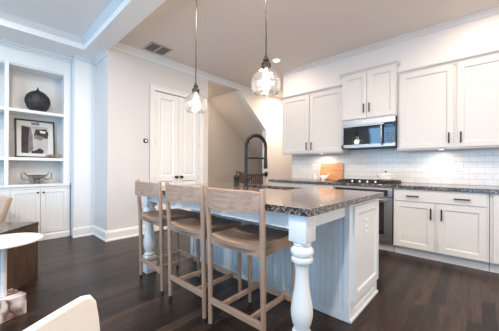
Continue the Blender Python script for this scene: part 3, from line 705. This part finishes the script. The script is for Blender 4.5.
# ------------------------------------------------------------------ island
IX0, IX1, IY0, IY1 = -2.715, -.71, 1.856, 2.50
t = thing('kitchen_island', 'pale beadboard kitchen island on turned legs with a panelled end', 'island', ((IX0+IX1)/2, 1.9, 0))
MB().box(IX0+.015, IY0+.015, 0, IX1-.02, IY1, .60).box(IX0+.015, IY0+.015, .60, IX1-.02, IY0+.04, .873).box(IX0+.015, IY1-.02, .60, IX1-.02, IY1, .873).box(IX0+.015, IY0+.04, .60, IX0+.035, IY1-.02, .873).box(IX1-.04, IY0+.04, .60, IX1-.02, IY1-.02, .873).build('carcass', M['island'], t)
mb = MB(); bead(mb, fK(IY0+.015), IX0+.06, IX1-.045, .0, .873, 0.012, .047, .009); mb.build('beadboard_panel', M['island'], t)
MB().box(IX1-.047, IY0-.004, 0, IX1, IY0+.04, .873, bev=.003).build('corner_post', M['island'], t)
MB().box(IX0, IY0-.004, 0, IX0+.06, IY0+.04, .873, bev=.003).build('corner_post', M['island'], t)
MB().box(IX0+.06, IY0-.006, .06, IX1-.047, IY0+.003, .0, bev=.002).build('shoe_moulding', M['island'], t)
ep = shaker(fP(IX1-.02), IY0+.04, IY1, .0, .873, .02, .055).build('end_frame', M['island'], t)
ep2 = shaker(fP(IX1), IY0+.055, IY1-.005, .13, .845, .016, .062, .012).build('end_panel', M['island'], t)
MB().box(IX1, IY0-.004, 0, IX1+.014, IY1, .022, bev=.004).build('shoe_moulding', M['island'], t)
outlet(fP(IX1), 2.18, .665, .005, t)
LX, LY = -.757, 1.27
mb = MB(); mb.box(-2.60, LY-.012, .775, LX-.056, LY+.012, .873); mb.box(-2.60, LY-.016, .772, LX-.056, LY-.012, .785); mb.build('apron', M['island'], t)
MB().box(LX-.012, LY+.056, .775, LX+.012, IY0-.005, .873).build('apron', M['island'], t)
MB().box(-2.655-.012, LY+.056, .775, -2.655+.012, IY0-.005, .873).build('apron', M['island'], t)
def leg_prof():
    return [(.0, .715), (.050, .715), (.050, .705), (.052, .698), (.046, .690), (.050, .684), (.063, .672), (.066, .655), (.061, .640), (.050, .633), (.050, .629), (.060, .622), (.063, .610), (.058, .598), (.047, .592), (.042, .58),
            (.038, .555), (.037, .53), (.039, .49), (.045, .44), (.053, .39), (.060, .35), (.063, .315), (.061, .285), (.053, .25), (.043, .225), (.040, .215), (.041, .208), (.052, .204), (.055, .195), (.052, .186), (.045, .182), (.045, .175), (0, .175)]
for x in (LX, -2.655):
    y = LY if x > -1 else LY+.02
    mb = MB(); h = .056
    mb.box(x-h, y-h, .715, x+h, y+h, .873, bev=.003); mb.box(x-h, y-h, 0, x+h, y+h, .175, bev=.006)
    mb.lathe(leg_prof(), (x, y, 0), 28)
    mb.build('turned_leg', M['island'], t, True)
# countertop with a sink opening
CX0, CX1, CY0, CY1, Z0, Z1 = -2.75, -.662, 1.180, 2.53, .874, .914
SX0, SX1, SY0, SY1 = -2.12, -1.42, 2.06, 2.42
mb = MB()
def ring(z, x0, y0, x1, y1): return [mb.bm.verts.new(p) for p in ((x0, y0, z), (x1, y0, z), (x1, y1, z), (x0, y1, z))]
o1, i1, o0, i0 = ring(Z1, CX0, CY0, CX1, CY1), ring(Z1, SX0, SY0, SX1, SY1), ring(Z0, CX0, CY0, CX1, CY1), ring(Z0, SX0, SY0, SX1, SY1)
for k in range(4):
    j = (k+1) % 4
    mb.bm.faces.new((o1[k], o1[j], i1[j], i1[k])); mb.bm.faces.new((o0[k], i0[k], i0[j], o0[j]))
    mb.bm.faces.new((o0[k], o0[j], o1[j], o1[k])); mb.bm.faces.new((i0[k], i1[k], i1[j], i0[j]))
tag(mb.build('island_countertop', M['granite']), 'glossy speckled granite slab on top of the island', 'countertop')
mb = MB(); a, b, c_, d_ = SX0-.005, SY0-.005, SX1+.005, SY1+.005; zb = .66; th = .008
mb.box(a, b, zb, c_, d_, zb+th); mb.box(a-th, b-th, zb, a, d_+th, .872); mb.box(c_, b-th, zb, c_+th, d_+th, .872); mb.box(a, b-th, zb, c_, b, .872); mb.box(a, d_, zb, c_, d_+th, .872)
t = tag(mb.build('sink', M['sink']), 'dark undermount sink set into the island countertop', 'sink')
MB().lathe([(0, .668), (.04, .668), (.045, .670), (.03, .672), (0, .671)], ((a+c_)/2, (b+d_)/2, 0), 20).build('drain', M['steel'], t, True)
# faucet
fx, fy = -1.86, 1.965
t = thing('faucet', 'tall black spring-neck faucet on the island', 'faucet', (fx, fy, .914))
MB().lathe([(0, .9142), (.030, .9142), (.030, .922), (.021, .93), (.021, 1.05), (.017, 1.06), (0, 1.06)], (fx, fy, 0), 20).build('base', M['black'], t, True)
sd = Vector((.30, .95, 0)).normalized()
R_ = .125; pts = [(fx, fy, 1.05), (fx, fy, 1.15), (fx, fy, 1.28), (fx, fy, 1.36)]
for k in range(1, 17):
    an = PI*k/16; q = R_*(1-math.cos(an)); pts.append((fx+sd.x*q, fy+sd.y*q, 1.36+R_*math.sin(an)))
ex, ey = fx+sd.x*2*R_, fy+sd.y*2*R_
pts += [(ex, ey, 1.30), (ex, ey, 1.22)]
nk = MB().tube(pts, .0165, 12).build('neck', M['black'], t, True)
mb = MB(); dense = []
for i in range(4, len(pts)-2):
    p0, p1 = Vector(pts[i-1]), Vector(pts[i])
    for k in range(2):
        p = p0.lerp(p1, k/2); tn = (p1-p0).normalized(); mb.lathe([(.016, -.004), (.0205, -.002), (.0205, .002), (.016, .004)], p, 12, axis=tn)
mb.build('spring_coil', M['black'], nk, True)
MB().lathe([(0, 1.12), (.020, 1.12), (.023, 1.13), (.021, 1.20), (.018, 1.235), (0, 1.235)], (ex, ey, 0), 16).build('spray_head', M['black'], t, True)
MB().tube([(fx, fy, 1.235), (ex, ey, 1.235)], .010, 10).build('support_arm', M['black'], t, True)
MB().tube([(fx, fy, 1.0), (fx+.055, fy-.005, 1.01), (fx+.10, fy-.01, 1.045)], [.010, .008, .006], 10).build('lever', M['black'], t, True)
# soap dispenser
c = (-2.20, 2.16, .9143)
t = thing('soap_dispenser', 'dark bronze soap dispenser beside the faucet on the island', 'soap dispenser', c)
MB().lathe([(0, 0), (.036, 0), (.038, .006), (.034, .02), (.036, .09), (.040, .098), (.036, .118), (.02, .128), (.012, .135), (0, .135)], c, 20).build('bottle', M['bronze'], t, True)
MB().lathe([(0, .133), (.008, .133), (.008, .155), (.015, .158), (.014, .170), (.005, .180), (0, .18)], c, 14).tube([(c[0], c[1], c[2]+.163), (c[0]+.03, c[1]+.03, c[2]+.165), (c[0]+.045, c[1]+.045, c[2]+.152)], .006, 8).build('pump', M['bronze'], t, True)

# ------------------------------------------------------------------ stools
def make_stool(label):
    t = thing('counter_stool', label, 'stool', (0, 0, 0), 0, 'oak counter stools at the island')
    # curved back board
    mb = MB(); n = 20; z0, z1 = .868, .995; hw = .236
    def P(u, z, off): # off: 0 front, 1 rear
        k = 1-u*u; return (u*hw, -.224-.088*k-off*.020, z + (.006*k if z > .9 else -.012*k*0))
    rows = []
    for i in range(n+1):
        u = -1+2*i/n; zz0 = z0+.012*abs(u)**6; zz1 = z1-.010*abs(u)**8
        rows.append([mb.bm.verts.new(p) for p in (P(u, zz0, 0), P(u, zz1-.006, 0), P(u, zz1, .3), P(u, zz1, .7), P(u, zz1-.006, 1), P(u, zz0, 1))])
    for a, b in zip(rows, rows[1:]):
        for k in range(6): mb.bm.faces.new((a[k], a[(k+1) % 6], b[(k+1) % 6], b[k]))
    mb.bm.faces.new(rows[0]); mb.bm.faces.new(rows[-1][::-1])
    mb.build('backrest', M['stoolx'], t, True, local=True)
    # saddle seat
    mb = MB(); nu, nv = 16, 10; top = []; bot = []
    for j in range(nv+1):
        v = j/nv; rt, rb = [], []
        for i in range(nu+1):
            u = -1+2*i/nu; wdt = .222-.006*v
            yr = -.212-.045*(1-u*u); yf_ = .205+.010*(1-u*u)
            y = yr+(yf_-yr)*v; x = u*wdt
            z = .672-.016*(1-u*u)*math.sin(PI*min(1, .15+v*.75))-.008*max(0, v-.75)*4*.5
            rt.append(mb.bm.verts.new((x, y, z))); rb.append(mb.bm.verts.new((x*.985, y*.985, .640)))
        top.append(rt); bot.append(rb)
    for g, fl in ((top, 0), (bot, 1)):
        for j in range(nv):
            for i in range(nu):
                q = (g[j][i], g[j][i+1], g[j+1][i+1], g[j+1][i]); mb.bm.faces.new(q[::-1] if fl else q)
    edge = [(0, i) for i in range(nu)]+[(j, nu) for j in range(nv)]+[(nv, i) for i in range(nu, 0, -1)]+[(j, 0) for j in range(nv, 0, -1)]
    for k in range(len(edge)):
        (a, b), (c, d) = edge[k], edge[(k+1) % len(edge)]; mb.bm.faces.new((top[a][b], bot[a][b], bot[c][d], top[c][d]))
    mb.build('seat', M['stoolx'], t, True, local=True)
    for sx in (-1, 1):
        l = MB().tube([(sx*.237, -.200, .035), (sx*.235, -.205, .35), (sx*.236, -.212, .66), (sx*.241, -.226, .85), (sx*.243, -.234, 1.0), (sx*.243, -.234, 1.004)], [.0150, .0175, .019, .0175, .0155, .012], 14).build('rear_leg', M['stool'], t, True, local=True)
        MB().tube([(sx*.237, -.200, .0), (sx*.237, -.200, .035)], [.0145, .0150], 14).build('foot_cap', M['rubber'], l, True, local=True)
        l = MB().tube([(sx*.212, .195, .035), (sx*.208, .188, .35), (sx*.203, .182, .640)], [.0140, .0165, .018], 14).build('front_leg', M['stool'], t, True, local=True)
        MB().tube([(sx*.212, .195, 0), (sx*.212, .195, .035)], [.0135, .0140], 14).build('foot_cap', M['rubber'], l, True, local=True)
        MB().hexa([(sx*.205, -.20, .600), (sx*.225, -.20, .600), (sx*.212, .18, .600), (sx*.192, .18, .600), (sx*.205, -.20, .642), (sx*.225, -.20, .642), (sx*.212, .18, .642), (sx*.192, .18, .642)]).build('side_rail', M['stool'], t, local=True)
    MB().box(-.222, -.215, .600, .222, -.195, .642).build('rear_rail', M['stoolx'], t, local=True)
    MB().box(-.195, .172, .600, .195, .192, .642).build('front_rail', M['stoolx'], t, local=True)
    MB().box(-.235, -.213, .178, .235, -.191, .218, bev=.003).build('rear_stretcher', M['stoolx'], t, local=True)
    MB().box(-.208, .180, .178, .208, .202, .218, bev=.003).build('front_stretcher', M['stoolx'], t, local=True)
    for sx in (-1, 1): MB().box(sx*.125-.011, -.193, .182, sx*.125+.011, .182, .214, bev=.003).build('cross_stretcher', M['stool'], t, local=True)
    return t
st = make_stool('weathered oak stool farthest from the camera, beside the far turned leg')
st2 = dup(st); st2['label'] = 'weathered oak stool in the middle of the row of three at the island'
st3 = dup(st); st3['label'] = 'weathered oak stool nearest the camera, beside the large near turned leg'
for o, x, y, a in ((st, -2.315, 1.345, -.05), (st2, -1.725, 1.340, 0), (st3, -1.178, 1.340, .03)): o.location = (x, y, 0); o.rotation_euler = (0, 0, a)

# ------------------------------------------------------------------ stair guard rail in the recess
t = thing('stair_railing', 'dark wooden stair guard rail behind the faucet in the recess', 'railing', (XP-.06, 4.82, 0))
MB().box(XP-.085, 4.36, .93, XP-.035, 5.189, .985, bev=.01).build('handrail', M['rail'], t)
MB().box(XP-.08, 4.36, .08, XP-.04, 5.189, .12).build('bottom_rail', M['rail'], t)
MB().box(XP-.11, 4.28, 0, XP-.01, 4.37, 1.02, bev=.006).build('newel_post', M['rail'], t)
for k in range(9): MB().tube([(XP-.06, 4.44+k*.084, .12), (XP-.06, 4.44+k*.084, .93)], .017, 8).build('baluster', M['rail'], t, True)
MB().lathe([(0, 0), (.07, 0), (.066, .012), (.035, .02), (.03, .03), (0, .03)], (XP+.0, 5.20, .965), 18, axis=(1, 0, 0)).build('rosette', M['bronze'], t, True)

# ------------------------------------------------------------------ living room pieces
# dark wooden block table, turned to face the camera
C = Vector((-3.353, .447)); fd = Vector((-_d.x+.117*_r.x, -_d.y+.117*_r.y)).normalized(); lf = Vector((-_r.x-.117*_d.x, -_r.y-.117*_d.y)).normalized()
ctr = C+fd*.375+lf*.40; ang = math.atan2(-lf.y, -lf.x)
t = thing('block_table', 'dark walnut block table behind the small round side table', 'table', (ctr.x, ctr.y, 0), ang)
MB().box(-.40, -.375, .0, .40, .375, .53, bev=.004).build('body', M['dkwood'], t, local=True)
MB().box(-.403, -.378, .53, .403, .378, .564, bev=.004).build('top', M['dktop'], t, local=True)
# round side table on marble block
c = (-2.642, .151)
t = thing('side_table', 'small round white side table on a veined marble block', 'side table', (*c, 0), math.radians(20))
MB().lathe([(0, .555), (.215, .555), (.230, .563), (.230, .571), (.225, .575), (0, .575)], n=40).build('tabletop', M['white'], t, True, local=True)
MB().tube([(0, 0, .155), (0, 0, .555)], .019, 14).build('stem', M['white'], t, True, local=True)
MB().box(-.10, -.10, 0, .10, .10, .155, bev=.006).build('base', M['marble'], t, local=True)
# beige chair
t = thing('upholstered_chair', 'beige upholstered chair cut by the left edge behind the walnut table', 'chair', (-4.44, -.08, 0), math.atan2(-_d.x, _d.y)-.15+PI)
mb = MB(); mb.hexa([(-.27, -.22, .40), (.27, -.22, .40), (.27, -.12, .40), (-.27, -.12, .40), (-.29, -.32, .745), (.29, -.32, .745), (.29, -.23, .745), (-.29, -.23, .745)], .03, 4); mb.build('backrest', M['tan'], t, True, local=True)
mb = MB(); mb.box(-.27, -.20, .34, .27, .28, .45, bev=.03, seg=4); mb.build('seat', M['tan'], t, True, local=True)
mb = MB(); mb.box(-.26, -.20, .30, .26, .27, .345); mb.build('seat_frame', M['dkwood'], t, local=True)
for sx in (-1, 1):
    for sy in (-.17, .24): MB().tube([(sx*.23, sy, 0), (sx*.22, sy, .31)], [.014, .02], 10).build('leg', M['dkwood'], t, True, local=True)
# cream armchair in the foreground
e = Vector((.553, -.849)).normalized(); nrm = Vector((.849, .553)).normalized()
far = Vector((-.978, .282)); ctr = far+e*.36
t = thing('armchair', 'cream upholstered armchair seen from behind in the left foreground', 'armchair', (ctr.x, ctr.y, 0), math.atan2(-e.y, -e.x))
# local +x points to the far end of the back, local -y ... seat lies on +y side (away from the camera)
mb = MB()
poly = [(-.36, .16), (.34, .16), (.355, .30), (.36, .50), (.357, .62), (.350, .668), (.330, .694), (.300, .703), (.20, .705), (0, .705), (-.30, .703), (-.345, .68), (-.36, .62)]
mb.prism(poly, lambda u, v, w_: (u, w_*(1.25-1.05*max(0, v-.2)/.5)-(v-.45)*.02, v+max(0, v-.6)*.12), -.055, .055)
o = mb.build('backrest', M['cream'], t, True, local=True)
bv = o.modifiers.new('soft', 'BEVEL'); bv.width = .012; bv.segments = 3; bv.limit_method = 'ANGLE'; bv.angle_limit = math.radians(50)
mb = MB(); mb.box(-.34, .05, .16, .34, .70, .42, bev=.035, seg=4); mb.build('seat', M['cream'], t, True, local=True)
for sx in (-1, 1):
    mb = MB(); mb.box(sx*.35-.055, .04, .16, sx*.35+.005*sx+.05, .68, .50, bev=.035, seg=4); mb.build('armrest', M['cream'], t, True, local=True)
    for y in (0, .6): MB().tube([(sx*.28, y, 0), (sx*.28, y, .165)], [.015, .022], 10).build('leg', M['dkwood'], t, True, local=True)
